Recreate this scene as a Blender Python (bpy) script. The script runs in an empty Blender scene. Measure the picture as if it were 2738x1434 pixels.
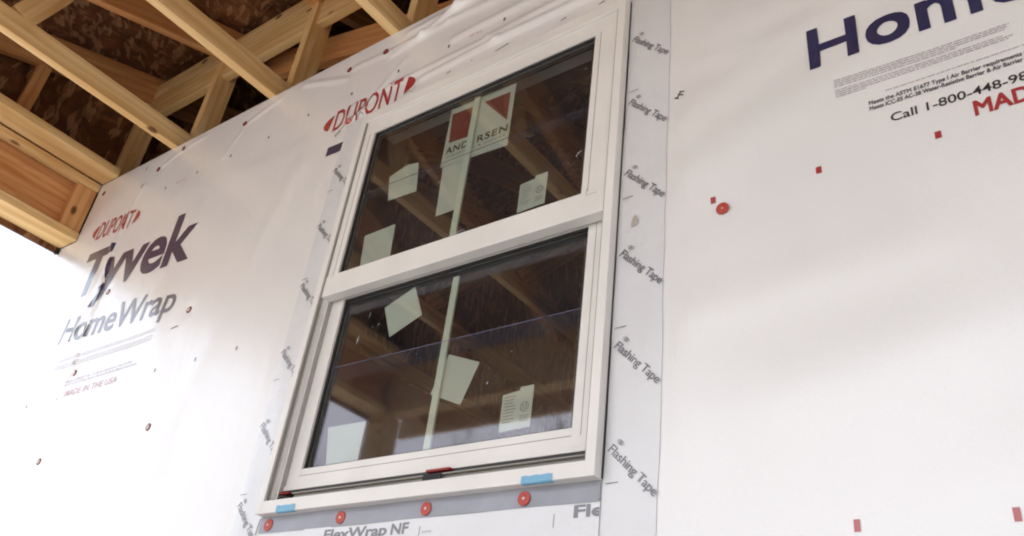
import bpy, bmesh, math, random
from mathutils import Vector, Matrix
sc = bpy.context.scene
COL = sc.collection
random.seed(4)

# ---------------------------------------------------------------- camera
cam_d = bpy.data.cameras.new('camera')
cam_d.lens = 30.2787; cam_d.sensor_width = 36; cam_d.sensor_fit = 'HORIZONTAL'
cam_d.clip_start = 0.02; cam_d.clip_end = 2000
cam = bpy.data.objects.new('camera', cam_d); COL.objects.link(cam)
rt = Vector((0.804658, 0.582489, 0.115031))
fw = Vector((-0.547113, 0.652162, 0.524740))
up = Vector((0.230636, -0.485171, 0.843455))
M = Matrix((rt, up, -fw)).transposed().to_4x4()
M.translation = Vector((1.705949, -1.260845, -0.497309))
cam.matrix_world = M
sc.camera = cam

# ---------------------------------------------------------------- light
SUN_EL, SUN_ROT = 58.0, 205.0          # a veiled sun out beyond the open left end of the porch
w = bpy.data.worlds.new('World'); sc.world = w; w.use_nodes = True
nt = w.node_tree; nt.nodes.clear()
sky = nt.nodes.new('ShaderNodeTexSky'); sky.sky_type = 'NISHITA'; sky.sun_disc = False
sky.sun_elevation = math.radians(SUN_EL); sky.sun_rotation = math.radians(SUN_ROT)
sky.air_density = 1.0; sky.dust_density = 4.0; sky.ozone_density = 1.0
hs = nt.nodes.new('ShaderNodeHueSaturation'); hs.inputs['Saturation'].default_value = 0.60
bgd = nt.nodes.new('ShaderNodeBackground'); bgd.inputs['Strength'].default_value = 0.15
wo = nt.nodes.new('ShaderNodeOutputWorld')
nt.links.new(sky.outputs[0], hs.inputs['Color']); nt.links.new(hs.outputs[0], bgd.inputs['Color'])
nt.links.new(bgd.outputs[0], wo.inputs['Surface'])
sl = bpy.data.lights.new('sun', 'SUN'); sl.energy = 1.25; sl.angle = math.radians(12); sl.color = (1.0, 0.99, 0.97)
so = bpy.data.objects.new('sun', sl); COL.objects.link(so)
az = math.radians(SUN_ROT)
sd = Vector((math.sin(az) * math.cos(math.radians(SUN_EL)), math.cos(az) * math.cos(math.radians(SUN_EL)), math.sin(math.radians(SUN_EL))))
so.rotation_euler = sd.to_track_quat('Z', 'Y').to_euler()
sc.view_settings.view_transform = 'Standard'; sc.view_settings.look = 'None'
sc.view_settings.exposure = 1.56; sc.view_settings.gamma = 1.0
sc.cycles.filter_width = 2.0; sc.cycles.max_bounces = 12; sc.cycles.diffuse_bounces = 8; sc.cycles.glossy_bounces = 6
sc.cycles.transparent_max_bounces = 16; sc.cycles.sample_clamp_indirect = 8

# ---------------------------------------------------------------- materials
def lin(*c):
    return tuple(((x / 12.92) if x <= .04045 else ((x + .055) / 1.055) ** 2.4) for x in c) + (1.0,)
class NT:
    def __init__(s, name):
        s.m = bpy.data.materials.new(name); s.m.use_nodes = True
        s.t = s.m.node_tree; s.t.nodes.clear()
        s.out = s.n('ShaderNodeOutputMaterial')
    def n(s, t, **k):
        x = s.t.nodes.new(t)
        for a, b in k.items(): setattr(x, a, b)
        return x
    def l(s, a, b): s.t.links.new(a, b)
    def bsdf(s, col=None, rough=.5, spec=.5):
        b = s.n('ShaderNodeBsdfPrincipled'); b.inputs['Roughness'].default_value = rough
        b.inputs['Specular IOR Level'].default_value = spec
        if col: b.inputs['Base Color'].default_value = col
        s.l(b.outputs[0], s.out.inputs['Surface']); return b
    def coords(s, kind='Object', scale=(1, 1, 1), rnd=False):
        tc = s.n('ShaderNodeTexCoord'); mp = s.n('ShaderNodeMapping'); mp.inputs['Scale'].default_value = scale
        s.l(tc.outputs[kind], mp.inputs['Vector'])
        if rnd:
            oi = s.n('ShaderNodeObjectInfo'); cm = s.n('ShaderNodeVectorMath', operation='MULTIPLY')
            cb = s.n('ShaderNodeCombineXYZ')
            for i in range(3): s.l(oi.outputs['Random'], cb.inputs[i])
            s.l(cb.outputs[0], cm.inputs[0]); cm.inputs[1].default_value = (37, 19, 53)
            s.l(cm.outputs[0], mp.inputs['Location'])
        return mp.outputs[0]
    def noise(s, vec, scale, detail=3, rough=.5, dist=0):
        x = s.n('ShaderNodeTexNoise'); x.inputs['Scale'].default_value = scale; x.inputs['Detail'].default_value = detail
        x.inputs['Roughness'].default_value = rough; x.inputs['Distortion'].default_value = dist
        s.l(vec, x.inputs['Vector']); return x.outputs['Fac']
    def ramp(s, fac, stops, interp='LINEAR'):
        r = s.n('ShaderNodeValToRGB'); cr = r.color_ramp; cr.interpolation = interp
        while len(cr.elements) < len(stops): cr.elements.new(.5)
        for e, (p, c) in zip(cr.elements, stops): e.position = p; e.color = c
        s.l(fac, r.inputs['Fac']); return r.outputs['Color']
    def mix(s, fac, a, b, mode='MIX'):
        x = s.n('ShaderNodeMix', data_type='RGBA', blend_type=mode)
        for sock, v in ((x.inputs['Factor'], fac), (x.inputs['A'], a), (x.inputs['B'], b)):
            if isinstance(v, (int, float)): sock.default_value = v
            elif isinstance(v, tuple): sock.default_value = v
            else: s.l(v, sock)
        return x.outputs['Result']
    def bump(s, b, h, dist, strength=1.0):
        x = s.n('ShaderNodeBump'); x.inputs['Distance'].default_value = dist; x.inputs['Strength'].default_value = strength
        s.l(h, x.inputs['Height']); s.l(x.outputs[0], b.inputs['Normal'])

def plain(name, col, rough=.5, spec=.5, var=0.06, bump=0.0, bscale=60, coat=0):
    t = NT(name); b = t.bsdf(None, rough, spec)
    if coat: b.inputs['Coat Weight'].default_value = coat; b.inputs['Coat Roughness'].default_value = .30; b.inputs['Coat IOR'].default_value = 1.6
    v = t.coords('Object'); f = t.noise(v, 7, 4)
    c = lin(*col); d = tuple(x * (1 - var) for x in c[:3]) + (1,)
    t.l(t.ramp(f, [(.35, d), (.65, c)]), b.inputs['Base Color'])
    if bump: t.bump(b, t.noise(v, bscale, 3), bump)
    return t.m

def wrap_mat():
    t = NT('house_wrap'); b = t.bsdf(None, .36, .55)
    b.inputs['Coat Weight'].default_value = 1.0; b.inputs['Coat Roughness'].default_value = .30; b.inputs['Coat IOR'].default_value = 1.6
    v = t.coords('Object')
    c1 = t.ramp(t.noise(v, 2.3, 3), [(.3, (.76, .755, .755, 1)), (.7, (.81, .805, .81, 1))])
    fib = t.noise(t.coords('Object', (1, 1, 1)), 420, 2)
    c2 = t.mix(.25, c1, t.ramp(fib, [(.3, (.70, .69, .68, 1)), (.7, (.84, .83, .82, 1))]))
    t.l(c2, b.inputs['Base Color'])
    r = t.ramp(t.noise(v, 9, 2), [(.3, (.30,) * 3 + (1,)), (.7, (.42,) * 3 + (1,))])
    t.l(r, b.inputs['Roughness'])
    a = t.noise(t.coords('Object', (1, 1, .35)), 5.5, 4, .55, .4)
    bb = t.noise(v, 45, 3)
    mx = t.n('ShaderNodeMath', operation='MULTIPLY_ADD'); t.l(bb, mx.inputs[0]); mx.inputs[1].default_value = .05; t.l(a, mx.inputs[2])
    t.bump(b, mx.outputs[0], .006, .8)
    return t.m

def wood(name, light, dark, knot=(.30, .15, .06)):
    t = NT(name); b = t.bsdf(None, .62, .3)
    v = t.coords('Object', (1, 1, 1), True)
    st = t.n('ShaderNodeMapping'); st.inputs['Scale'].default_value = (.9, 9, 9); t.l(v, st.inputs['Vector'])
    g = t.noise(st.outputs[0], 2.2, 4, .55, .9)
    c = t.ramp(g, [(.30, lin(*dark)), (.47, lin(*[(a + d) / 2 for a, d in zip(light, dark)])), (.62, lin(*light))])
    wv = t.n('ShaderNodeTexWave', wave_type='RINGS'); wv.inputs['Scale'].default_value = 9; wv.inputs['Distortion'].default_value = 7
    wv.inputs['Detail'].default_value = 2; wv.inputs['Detail Scale'].default_value = .6
    s2 = t.n('ShaderNodeMapping'); s2.inputs['Scale'].default_value = (.10, 1, 1); t.l(v, s2.inputs['Vector']); t.l(s2.outputs[0], wv.inputs['Vector'])
    c = t.mix(t.ramp(wv.outputs['Fac'], [(.55, (0, 0, 0, 1)), (.95, (.38,) * 3 + (1,))]), c, lin(dark[0] * .93, dark[1] * .88, dark[2] * .82))
    s3 = t.n('ShaderNodeMapping'); s3.inputs['Scale'].default_value = (.55, 1, 1); t.l(v, s3.inputs['Vector'])
    vo = t.n('ShaderNodeTexVoronoi'); vo.inputs['Scale'].default_value = 7.5; t.l(s3.outputs[0], vo.inputs['Vector'])
    c = t.mix(t.ramp(vo.outputs['Distance'], [(.07, (.9,) * 3 + (1,)), (.12, (0, 0, 0, 1))]), c, lin(*knot))
    oi = t.n('ShaderNodeObjectInfo')
    c = t.mix(t.ramp(oi.outputs['Random'], [(0, (0, 0, 0, 1)), (1, (.28,) * 3 + (1,))]), c, lin(.72, .53, .31))
    t.l(c, b.inputs['Base Color'])
    t.bump(b, g, .0012, .7)
    return t.m

def osb(name):
    t = NT(name); b = t.bsdf(None, .7, .3)
    v0 = t.coords('Object', (1, 1, 1))
    base = t.noise(v0, 5.0, 5, .65, 1.2)
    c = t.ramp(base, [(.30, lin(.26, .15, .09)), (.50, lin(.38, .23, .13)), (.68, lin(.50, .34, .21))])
    for k, (rot, sx, sy, pos) in enumerate(((.5, 15, 58, .80), (-.8, 60, 19, .84), (1.2, 22, 66, .86), (.1, 50, 17, .90))):
        mp = t.n('ShaderNodeMapping'); mp.inputs['Rotation'].default_value = (0, 0, rot); mp.inputs['Location'].default_value = (k * 3.7, k * 1.9, 0)
        t.l(v0, mp.inputs['Vector'])
        nz = t.n('ShaderNodeTexNoise'); nz.inputs['Scale'].default_value = 7; t.l(mp.outputs[0], nz.inputs['Vector'])
        ad = t.n('ShaderNodeVectorMath', operation='MULTIPLY_ADD'); t.l(nz.outputs['Color'], ad.inputs[0]); ad.inputs[1].default_value = (.07, .07, .07); t.l(mp.outputs[0], ad.inputs[2])
        m2 = t.n('ShaderNodeMapping'); m2.inputs['Scale'].default_value = (sx, sy, 10); t.l(ad.outputs[0], m2.inputs['Vector'])
        vo = t.n('ShaderNodeTexVoronoi'); vo.inputs['Scale'].default_value = 1.0; t.l(m2.outputs[0], vo.inputs['Vector'])
        sp = t.n('ShaderNodeSeparateColor'); t.l(vo.outputs['Color'], sp.inputs[0])
        msk = t.ramp(sp.outputs[0], [(pos - .03, (0, 0, 0, 1)), (pos + .03, (.34,) * 3 + (1,))])
        c = t.mix(msk, c, (lin(.78, .62, .46), lin(.22, .12, .07), lin(.68, .50, .34), lin(.28, .16, .09))[k])
    t.l(c, b.inputs['Base Color']); t.bump(b, base, .006)
    return t.m

def glass_mat():
    t = NT('window_glass')
    tr = t.n('ShaderNodeBsdfTransparent'); tr.inputs['Color'].default_value = (.88, .90, .877, 1)
    gl = t.n('ShaderNodeBsdfGlossy'); gl.inputs['Roughness'].default_value = 0.04; gl.inputs['Color'].default_value = (.90, .86, .93, 1)
    lw = t.n('ShaderNodeLayerWeight'); lw.inputs['Blend'].default_value = .5
    pw = t.n('ShaderNodeMath', operation='POWER'); t.l(lw.outputs['Facing'], pw.inputs[0]); pw.inputs[1].default_value = 5
    ma = t.n('ShaderNodeMath', operation='MULTIPLY_ADD'); t.l(pw.outputs[0], ma.inputs[0]); ma.inputs[1].default_value = .9; ma.inputs[2].default_value = .070
    mx = t.n('ShaderNodeMixShader'); t.l(ma.outputs[0], mx.inputs[0]); t.l(tr.outputs[0], mx.inputs[1]); t.l(gl.outputs[0], mx.inputs[2])
    hz = t.n('ShaderNodeBsdfDiffuse'); hz.inputs['Color'].default_value = (.60, .56, .62, 1)     # builder's dust
    m2 = t.n('ShaderNodeMixShader'); t.l(t.ramp(t.noise(t.coords('Object', (1, 1, 1)), 3.0, 4), [(.3, (.006,) * 3 + (1,)), (.7, (.022,) * 3 + (1,))]), m2.inputs[0])
    t.l(mx.outputs[0], m2.inputs[1]); t.l(hz.outputs[0], m2.inputs[2])
    t.l(m2.outputs[0], t.out.inputs['Surface'])
    wv = t.noise(t.coords('Object'), 2.0, 1)
    bp = t.n('ShaderNodeBump'); bp.inputs['Distance'].default_value = .0006; t.l(wv, bp.inputs['Height'])
    t.l(bp.outputs[0], gl.inputs['Normal'])
    return t.m
def film_mat():
    t = NT('protective_film')
    tr = t.n('ShaderNodeBsdfTransparent'); df = t.n('ShaderNodeBsdfDiffuse'); df.inputs['Color'].default_value = (.55, .58, .75, 1)
    mx = t.n('ShaderNodeMixShader'); f = t.ramp(t.noise(t.coords('Object', (30, 1, 30)), 4, 3), [(.35, (.004,) * 3 + (1,)), (.7, (.018,) * 3 + (1,))])
    t.l(f, mx.inputs[0]); t.l(tr.outputs[0], mx.inputs[1]); t.l(df.outputs[0], mx.inputs[2]); t.l(mx.outputs[0], t.out.inputs['Surface'])
    return t.m

M_WRAP = wrap_mat()
M_WOOD = wood('spruce_lumber', (.92, .80, .59), (.83, .67, .44))
M_WOOD2 = wood('reddish_board', (.84, .64, .43), (.73, .48, .28))
M_OSB = osb('strand_board')
M_GLASS = glass_mat(); M_FILM = film_mat()
M_VINYL = plain('white_vinyl', (.90, .89, .875), .38, .5, .07)
M_GASKET = plain('dark_gasket', (.16, .15, .15), .5)
M_TRACK = plain('grey_track', (.56, .55, .52), .4)
M_TAPE = plain('flashing_tape', (.853, .857, .867), .32, .5, .05, .002, 26, .6)
M_GREYSTRIP = plain('grey_flashing', (.60, .61, .65), .35, .5, .15, .003, 14)
M_NAVY = plain('navy_ink', (.13, .15, .32), .36, .55, coat=1.0)
M_RED = plain('red_ink', (.66, .17, .19), .36, .55, coat=1.0)
M_GREYINK = plain('grey_ink', (.40, .40, .43), .36, .5, coat=1.0)
M_BLACKINK = plain('black_ink', (.16, .15, .16), .36, .5, coat=1.0)
M_FAINT = plain('faint_ink', (.70, .67, .68), .36, .5, coat=1.0)
M_EMBLEM = plain('emblem_ink', (.56, .56, .58), .4)
M_CAP = plain('red_plastic', (.70, .27, .22), .45, .5)
M_DCAP = plain('maroon_plastic', (.48, .16, .15), .25, .6)
M_NAIL = plain('nail_steel', (.80, .74, .70), .3, .8)
M_PAPER = plain('pale_paper', (.79, .81, .78), .6, .3, .05)
M_SIGNRED = plain('sign_red', (.50, .20, .16), .5)
M_SIGNINK = plain('sign_ink', (.20, .22, .12), .5)
M_GRILLE = plain('pale_grille', (.84, .87, .82), .4)
M_BLUE = plain('blue_painters_tape', (.50, .71, .83), .55, .3, .08, .001, 60)
M_SHIM = plain('red_spacer', (.58, .12, .10), .45)
M_STAPLE = plain('dark_mark', (.18, .13, .11), .5)
M_BARK = plain('bark', (.33, .29, .27), .9, .2, .4)
M_GROUND = plain('dry_gravel_soil', (.76, .745, .72), .95, .1, .3, .02, 3)
M_SLAB = plain('concrete_slab', (.58, .57, .56), .85, .2, .15, .002, 40)
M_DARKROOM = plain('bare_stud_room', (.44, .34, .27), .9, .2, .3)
M_SMEAR = plain('white_smear', (.9, .9, .92), .6)
M_BLACK = plain('black_rubber', (.06, .05, .05), .6)
M_ARROW = plain('tan_mark', (.70, .67, .63), .5)

# ---------------------------------------------------------------- helpers
def tag(o, label=None, cat=None, group=None, kind=None):
    if label: o['label'] = label
    if cat: o['category'] = cat
    if group: o['group'] = group
    if kind: o['kind'] = kind
    return o
def empty(name, loc=(0, 0, 0), **k):
    o = bpy.data.objects.new(name, None); o.empty_display_size = .05; COL.objects.link(o); o.location = loc
    return tag(o, **k)
LOC = {}
def wloc(o):
    v = Vector((0, 0, 0))
    while o: v += o.location; o = o.parent
    return v
def obj(name, bm, mat, parent=None, smooth=False, M=None):
    me = bpy.data.meshes.new(name)
    if M is None:
        # put the origin at the thing's own centre
        c = Vector((0, 0, 0))
        if bm.verts:
            lo = Vector([min(v.co[i] for v in bm.verts) for i in range(3)]); hi = Vector([max(v.co[i] for v in bm.verts) for i in range(3)])
            c = (lo + hi) / 2
        for v in bm.verts: v.co -= c
        M = Matrix.Translation(c)
    bm.to_mesh(me); bm.free()
    me.materials.append(mat)
    if smooth:
        for p in me.polygons: p.use_smooth = True
    o = bpy.data.objects.new(name, me); COL.objects.link(o)
    if parent:
        o.parent = parent
        M = Matrix.Translation(-wloc(parent)) @ M
    o.matrix_basis = M
    return o
def NB(): return bmesh.new()
def box(bm, x0, x1, y0, y1, z0, z1, bev=0.0):
    vs = [bm.verts.new((x, y, z)) for x in (x0, x1) for y in (y0, y1) for z in (z0, z1)]
    fs = []
    for a in ((0, 1, 3, 2), (4, 6, 7, 5), (0, 4, 5, 1), (2, 3, 7, 6), (0, 2, 6, 4), (1, 5, 7, 3)):
        fs.append(bm.faces.new([vs[i] for i in a]))
    bmesh.ops.recalc_face_normals(bm, faces=fs)
    if bev:
        es = list({e for f in fs for e in f.edges})
        bmesh.ops.bevel(bm, geom=es, offset=bev, segments=2, profile=.6, affect='EDGES')
def boxo(name, b, mat, parent=None, bev=.0):
    bm = NB(); box(bm, *b, bev); return obj(name, bm, mat, parent)
def member(name, p0, p1, thick, depth, parent, mat=None, side=Vector((1, 0, 0)), bev=.003):
    """a length of lumber running p0 -> p1 (centre line); 'thick' along side, 'depth' across"""
    p0 = Vector(p0); p1 = Vector(p1); d = (p1 - p0); L = d.length; ex = d.normalized()
    ey = (side - ex * side.dot(ex)).normalized(); ez = ex.cross(ey)
    bm = NB(); box(bm, 0, L, -thick / 2, thick / 2, -depth / 2, depth / 2, bev)
    Mx = Matrix((ex, ey, ez)).transposed().to_4x4(); Mx.translation = p0
    return obj(name, bm, mat or M_WOOD, parent, M=Mx)
def copy_tree(o, parent=None, loc=None):
    c = o.copy(); COL.objects.link(c); c.parent = parent
    if loc is not None: c.location = loc
    for ch in list(o.children): copy_tree(ch, c)
    return c
def poly(bm, pts, y, flip=False):
    vs = [bm.verts.new((x, y, z)) for x, z in pts]
    f = bm.faces.new(vs)
    bmesh.ops.recalc_face_normals(bm, faces=[f])
    if f.normal.y > 0: f.normal_flip()
    return f

# ---------------------------------------------------------------- wrap relief
RID = [  # x1,z1,x2,z2,width,height of a fold standing proud of the sheet
    (-.18, 1.538, 0.0, 1.53, .010, .004), (0.0, 1.525, .16, 1.527, .010, .009), (.16, 1.527, .30, 1.582, .012, .013), (.30, 1.582, .70, 1.60, .014, .010),
    (0.02, 1.503, .27, 1.530, .010, .006), (.27, 1.53, .75, 1.500, .014, .008),
    (.20, 1.318, .48, 1.331, .010, .008), (.48, 1.331, .95, 1.335, .014, .010), (.05, 1.352, .45, 1.356, .010, .005), (.45, 1.356, 1.1, 1.40, .016, .008),
    (-.73, 1.53, -.55, 1.575, .008, .004), (-.73, 1.53, -.80, 1.40, .010, .003), (-1.284, 1.52, -1.15, 1.57, .008, .004), (-1.15, 1.57, -1.0, 1.585, .008, .004),
    (-1.36, 1.46, -1.40, 1.18, .012, .006), (-1.40, 1.18, -1.345, .97, .012, .008), (-1.345, .97, -1.30, .60, .010, .008), (-1.30, .60, -1.33, .0, .012, .004),
    (-1.36, 1.02, -1.42, .75, .010, .006), (-1.44, 1.05, -1.50, .60, .02, .006), (-1.56, .95, -1.52, .45, .02, .006), (-1.70, 1.0, -1.62, .35, .03, .007),
    (-1.62, .80, -1.45, .10, .02, .005), (-1.80, .9, -1.76, .2, .02, .006),
    (1.06, .62, 1.62, .86, .07, .008), (1.05, .78, 1.55, .98, .06, .007), (1.2, 1.0, 1.9, 1.15, .08, .008), (1.1, .93, 1.35, .90, .03, .003),
    (-1.02, 1.30, -.3, 1.24, .05, .002),
    (-.06, 1.290, .10, 1.45, .008, .004), (-.10, 1.27, -.16, 1.40, .008, .004), (-.14, 1.262, -.02, 1.30, .007, .005), (-.19, 1.50, -.42, 1.585, .010, .005), (.08, 1.575, .9, 1.590, .010, .006),
    (.30, 1.43, .95, 1.45, .014, .006), (-.30, 1.15, -.55, .30, .05, .004), (-.9, .80, -.55, .20, .06, .004), (1.25, .10, 2.0, .30, .08, .005), (1.15, -.25, 1.7, -.02, .07, .005), (1.06, .30, 1.5, .34, .05, .003),
]
CAPS = [(1.153, .513), (-.731, 1.53), (-.18, 1.538), (0, 1.525), (-1.142, 1.574), (-1.284, 1.52), (-1.724, 1.554), (-1.282, .939), (-1.278, .605), (-.664, .717), (-.651, .315), (-1.271, .28)]
def sstep(a, b, t):
    t = min(1, max(0, (t - a) / (b - a))); return t * t * (3 - 2 * t)
def relief(x, z):
    h = 0.0
    for x1, z1, x2, z2, wd, am in RID:
        if x < min(x1, x2) - 4 * wd or x > max(x1, x2) + 4 * wd or z < min(z1, z2) - 4 * wd or z > max(z1, z2) + 4 * wd: continue
        dx, dz = x2 - x1, z2 - z1; L2 = dx * dx + dz * dz
        t = ((x - x1) * dx + (z - z1) * dz) / L2; tc = min(1, max(0, t))
        d = math.hypot(x - x1 - tc * dx, z - z1 - tc * dz)
        h += am * math.exp(-(d / wd) ** 2)
    h += .0014 * math.sin(x * 7.1 + 1.3 * math.sin(z * 3.3)) * math.sin(z * 4.7 + 1.1 * math.sin(x * 2.9)) + .0014
    for cx_, cz_ in CAPS:
        d2 = (x - cx_) ** 2 + (z - cz_) ** 2
        if d2 < .01: h -= .0026 * math.exp(-d2 / .0007)
    inside = min(sstep(-.16, -.115, x), 1 - sstep(1.035, 1.08, x), 1 - sstep(1.235, 1.29, z))
    h *= (1 - inside)
    h *= 1 - sstep(1.595, 1.614, z)
    return h

# ---------------------------------------------------------------- text
_dg = None
def text_verts(s, bold=0.0, spacing=1.0):
    cu = bpy.data.curves.new('t', 'FONT'); cu.body = s; cu.size = 1; cu.offset = bold; cu.space_character = spacing
    cu.resolution_u = 4; cu.fill_mode = 'FRONT'
    o = bpy.data.objects.new('t', cu); COL.objects.link(o)
    bpy.context.view_layer.update()
    me = o.evaluated_get(bpy.context.evaluated_depsgraph_get()).to_mesh()
    vs = [v.co.copy() for v in me.vertices]; fs = [tuple(p.vertices) for p in me.polygons]
    o.to_mesh_clear() if False else None
    bpy.data.objects.remove(o); bpy.data.curves.remove(cu)
    return vs, fs
def put_text(bm, s, quad, y=-.0012, bold=0.0, spacing=1.0, follow=True, cut=0.0, faux=0.0):
    """quad = baseline-left, baseline-right, cap-right, cap-left in wall (x, z)"""
    vs, fs = text_verts(s, bold, spacing)
    x0 = min(v.x for v in vs); x1 = max(v.x for v in vs)
    top = max(v.y for v in vs)
    bl, br, tr, tl = [Vector((a, b)) for a, b in quad]
    new = []
    tb = NB()
    for v in vs:
        new.append(tb.verts.new((v.x, v.y, 0)))
    for f in fs:
        try: tb.faces.new([new[i] for i in f])
        except ValueError: pass
    if cut:
        wdt = (br - bl).length; n = int(wdt / cut)
        for i in range(1, n):
            xx = x0 + (x1 - x0) * i / n
            g = list(tb.verts) + list(tb.edges) + list(tb.faces)
            bmesh.ops.bisect_plane(tb, geom=g, plane_co=(xx, 0, 0), plane_no=(1, 0, 0))
        n = max(2, int((tl - bl).length / cut))
        for i in range(-1, n + 1):
            yy = top * i / n
            g = list(tb.verts) + list(tb.edges) + list(tb.faces)
            bmesh.ops.bisect_plane(tb, geom=g, plane_co=(0, yy, 0), plane_no=(0, 1, 0))
        bmesh.ops.triangulate(tb, faces=tb.faces[:])
    if faux:
        for k in range(8):
            dx, dz = [(faux * i, faux * j) for i in (-1, 0, 1) for j in (-1, 0, 1) if i or j][k]
            put_text(bm, s, [(a + dx, b + dz) for a, b in quad], y - .00004 * (k + 1), bold, spacing, follow, cut)
    mp = {}
    for v in tb.verts:
        u = (v.co.x - x0) / (x1 - x0); t = v.co.y / top
        p = bl * (1 - u) * (1 - t) + br * u * (1 - t) + tr * u * t + tl * (1 - u) * t
        yy = y - (relief(p.x, p.y) if follow else 0)
        mp[v] = bm.verts.new((p.x, yy, p.y))
    for f in tb.faces:
        try:
            nf = bm.faces.new([mp[v] for v in f.verts]); nf.normal_update()
            if nf.normal.y > 0: nf.normal_flip()
        except ValueError: pass
    tb.free()
def rect(x0, x1, z0, z1): return [(x0, z0), (x1, z0), (x1, z1), (x0, z1)]
def quadm(bm, pts, y=-.0012, follow=True):
    vs = [bm.verts.new((x, y - (relief(x, z) if follow else 0), z)) for x, z in pts]
    f = bm.faces.new(vs); f.normal_update()
    if f.normal.y > 0: f.normal_flip()
def dashes(bm, x0, x1, z, h, slope=0):
    x = x0
    while x < x1:
        L = random.uniform(.004, .013); e = min(x + L, x1)
        zz = z + slope * (x - x0)
        quadm(bm, rect(x, e, zz, zz + h * random.uniform(.75, 1)))
        x = e + random.uniform(.0012, .0025)

# ================================================================ SETTING
bm = NB(); box(bm, -400, 400, -400, 400, -1.6, -1.30); tag(obj('ground', bm, M_GROUND), kind='structure')
bm = NB(); box(bm, -2.0, 5.0, -2.4, -.02, -1.296, -1.15, .01); tag(obj('porch_slab', bm, M_SLAB), kind='structure')

# ================================================================ HOUSE
house = empty('house', (-1.9, 0, -1.3), label='house under construction wrapped in white printed building paper behind the window', cat='house')
XL, XR = -1.905, 4.9
def wrap_mesh():
    bm = NB()
    xs = []; x = XL
    while x < XR:
        xs.append(x); x += .013 if x < 1.2 else (.03 if x < 2.2 else .2)
    xs.append(XR)
    zs = []; z = -1.28
    while z < 1.6149:
        zs.append(z); z += .2 if z < -.3 else (.02 if z < 1.24 else .0085)
    zs.append(1.615)
    # snap to the opening and to the step where the end beam bears
    def snap(a, v):
        i = min(range(len(a)), key=lambda k: abs(a[k] - v)); a[i] = v
    for v in (-1.777, .03, .89): snap(xs, v)
    for v in (1.313, .028, 1.215): snap(zs, v)
    g = [[bm.verts.new((x, -relief(x, z), z)) for z in zs] for x in xs]
    for i in range(len(xs) - 1):
        for j in range(len(zs) - 1):
            cx = (xs[i] + xs[i + 1]) / 2; cz = (zs[j] + zs[j + 1]) / 2
            if .03 < cx < .89 and .028 < cz < 1.215: continue
            if cx < -1.777 and cz > 1.313: continue
            bm.faces.new((g[i][j], g[i + 1][j], g[i + 1][j + 1], g[i][j + 1]))
    # the sheet turns the corner
    for j in range(len(zs) - 1):
        if zs[j + 1] <= 1.3131:
            a, b = g[0][j], g[0][j + 1]
            c = bm.verts.new((XL, .6, b.co.z)); d = bm.verts.new((XL, .6, a.co.z))
            bm.faces.new((a, b, c, d))
    bmesh.ops.remove_doubles(bm, verts=bm.verts, dist=.0001)
    bmesh.ops.recalc_face_normals(bm, faces=bm.faces)
    return bm
obj('building_wrap', wrap_mesh(), M_WRAP, house, smooth=True)
bm = NB()
for b in ((XL + .004, .026, .003, .15, -1.28, 1.31), (-1.776, .026, .003, .15, 1.31, 1.612), (.894, XR, .003, .15, -1.28, 1.612), (.026, .894, .003, .15, -1.28, .025), (.026, .894, .003, .15, 1.217, 1.612)):
    box(bm, *b)
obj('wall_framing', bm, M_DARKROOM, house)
bm = NB()
box(bm, XL + .004, XL + .03, .15, 5.0, -1.28, 1.61)
box(bm, XR - .03, XR, .15, 5.0, -1.28, 4.2)
box(bm, XL + .03, XR - .03, 4.9, 5.0, -1.28, 4.2)
box(bm, XL + .03, XR - .03, .15, 4.9, -1.28, -1.2)
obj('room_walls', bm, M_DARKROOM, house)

# --- printing on the sheet
def logo(bm, x0, z0, x1, z1, s0=0.0, k=1.0):
    """two pointed end caps of the oval mark; z0/z1 = mid heights at the two ends"""
    pass
def oval_logo(bmr, xa, xb, za, zb, h):
    # xa..xb overall, za/zb centre heights at the ends, h full letter height
    L = xb - xa
    def P(u, v): return (xa + u * L, za + (zb - za) * u + v * h)
    n = 10
    ring = [P(.0 + .005 + .105 * t, .36 * math.sqrt(t) * (1.15 - .15 * t) + .0) for t in [i / n for i in range(n + 1)]]
    low = [P(.0 + .005 + .075 * t, -.36 * math.sqrt(t) * (1.15 - .15 * t)) for t in [i / n for i in range(n + 1)]]
    quadm(bmr, low + ring[::-1][:-1])
    ring = [P(1 - .005 - .075 * t, .36 * math.sqrt(t) * (1.15 - .15 * t)) for t in [i / n for i in range(n + 1)]]
    low = [P(1 - .005 - .105 * t, -.36 * math.sqrt(t) * (1.15 - .15 * t)) for t in [i / n for i in range(n + 1)]]
    quadm(bmr, ring + low[::-1][:-1])
    q = [P(.135, -.5), P(.865, -.5), P(.865, .5), P(.135, .5)]
    put_text(bmr, 'DUPONT', q, bold=.012, spacing=1.05, cut=.02)
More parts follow.
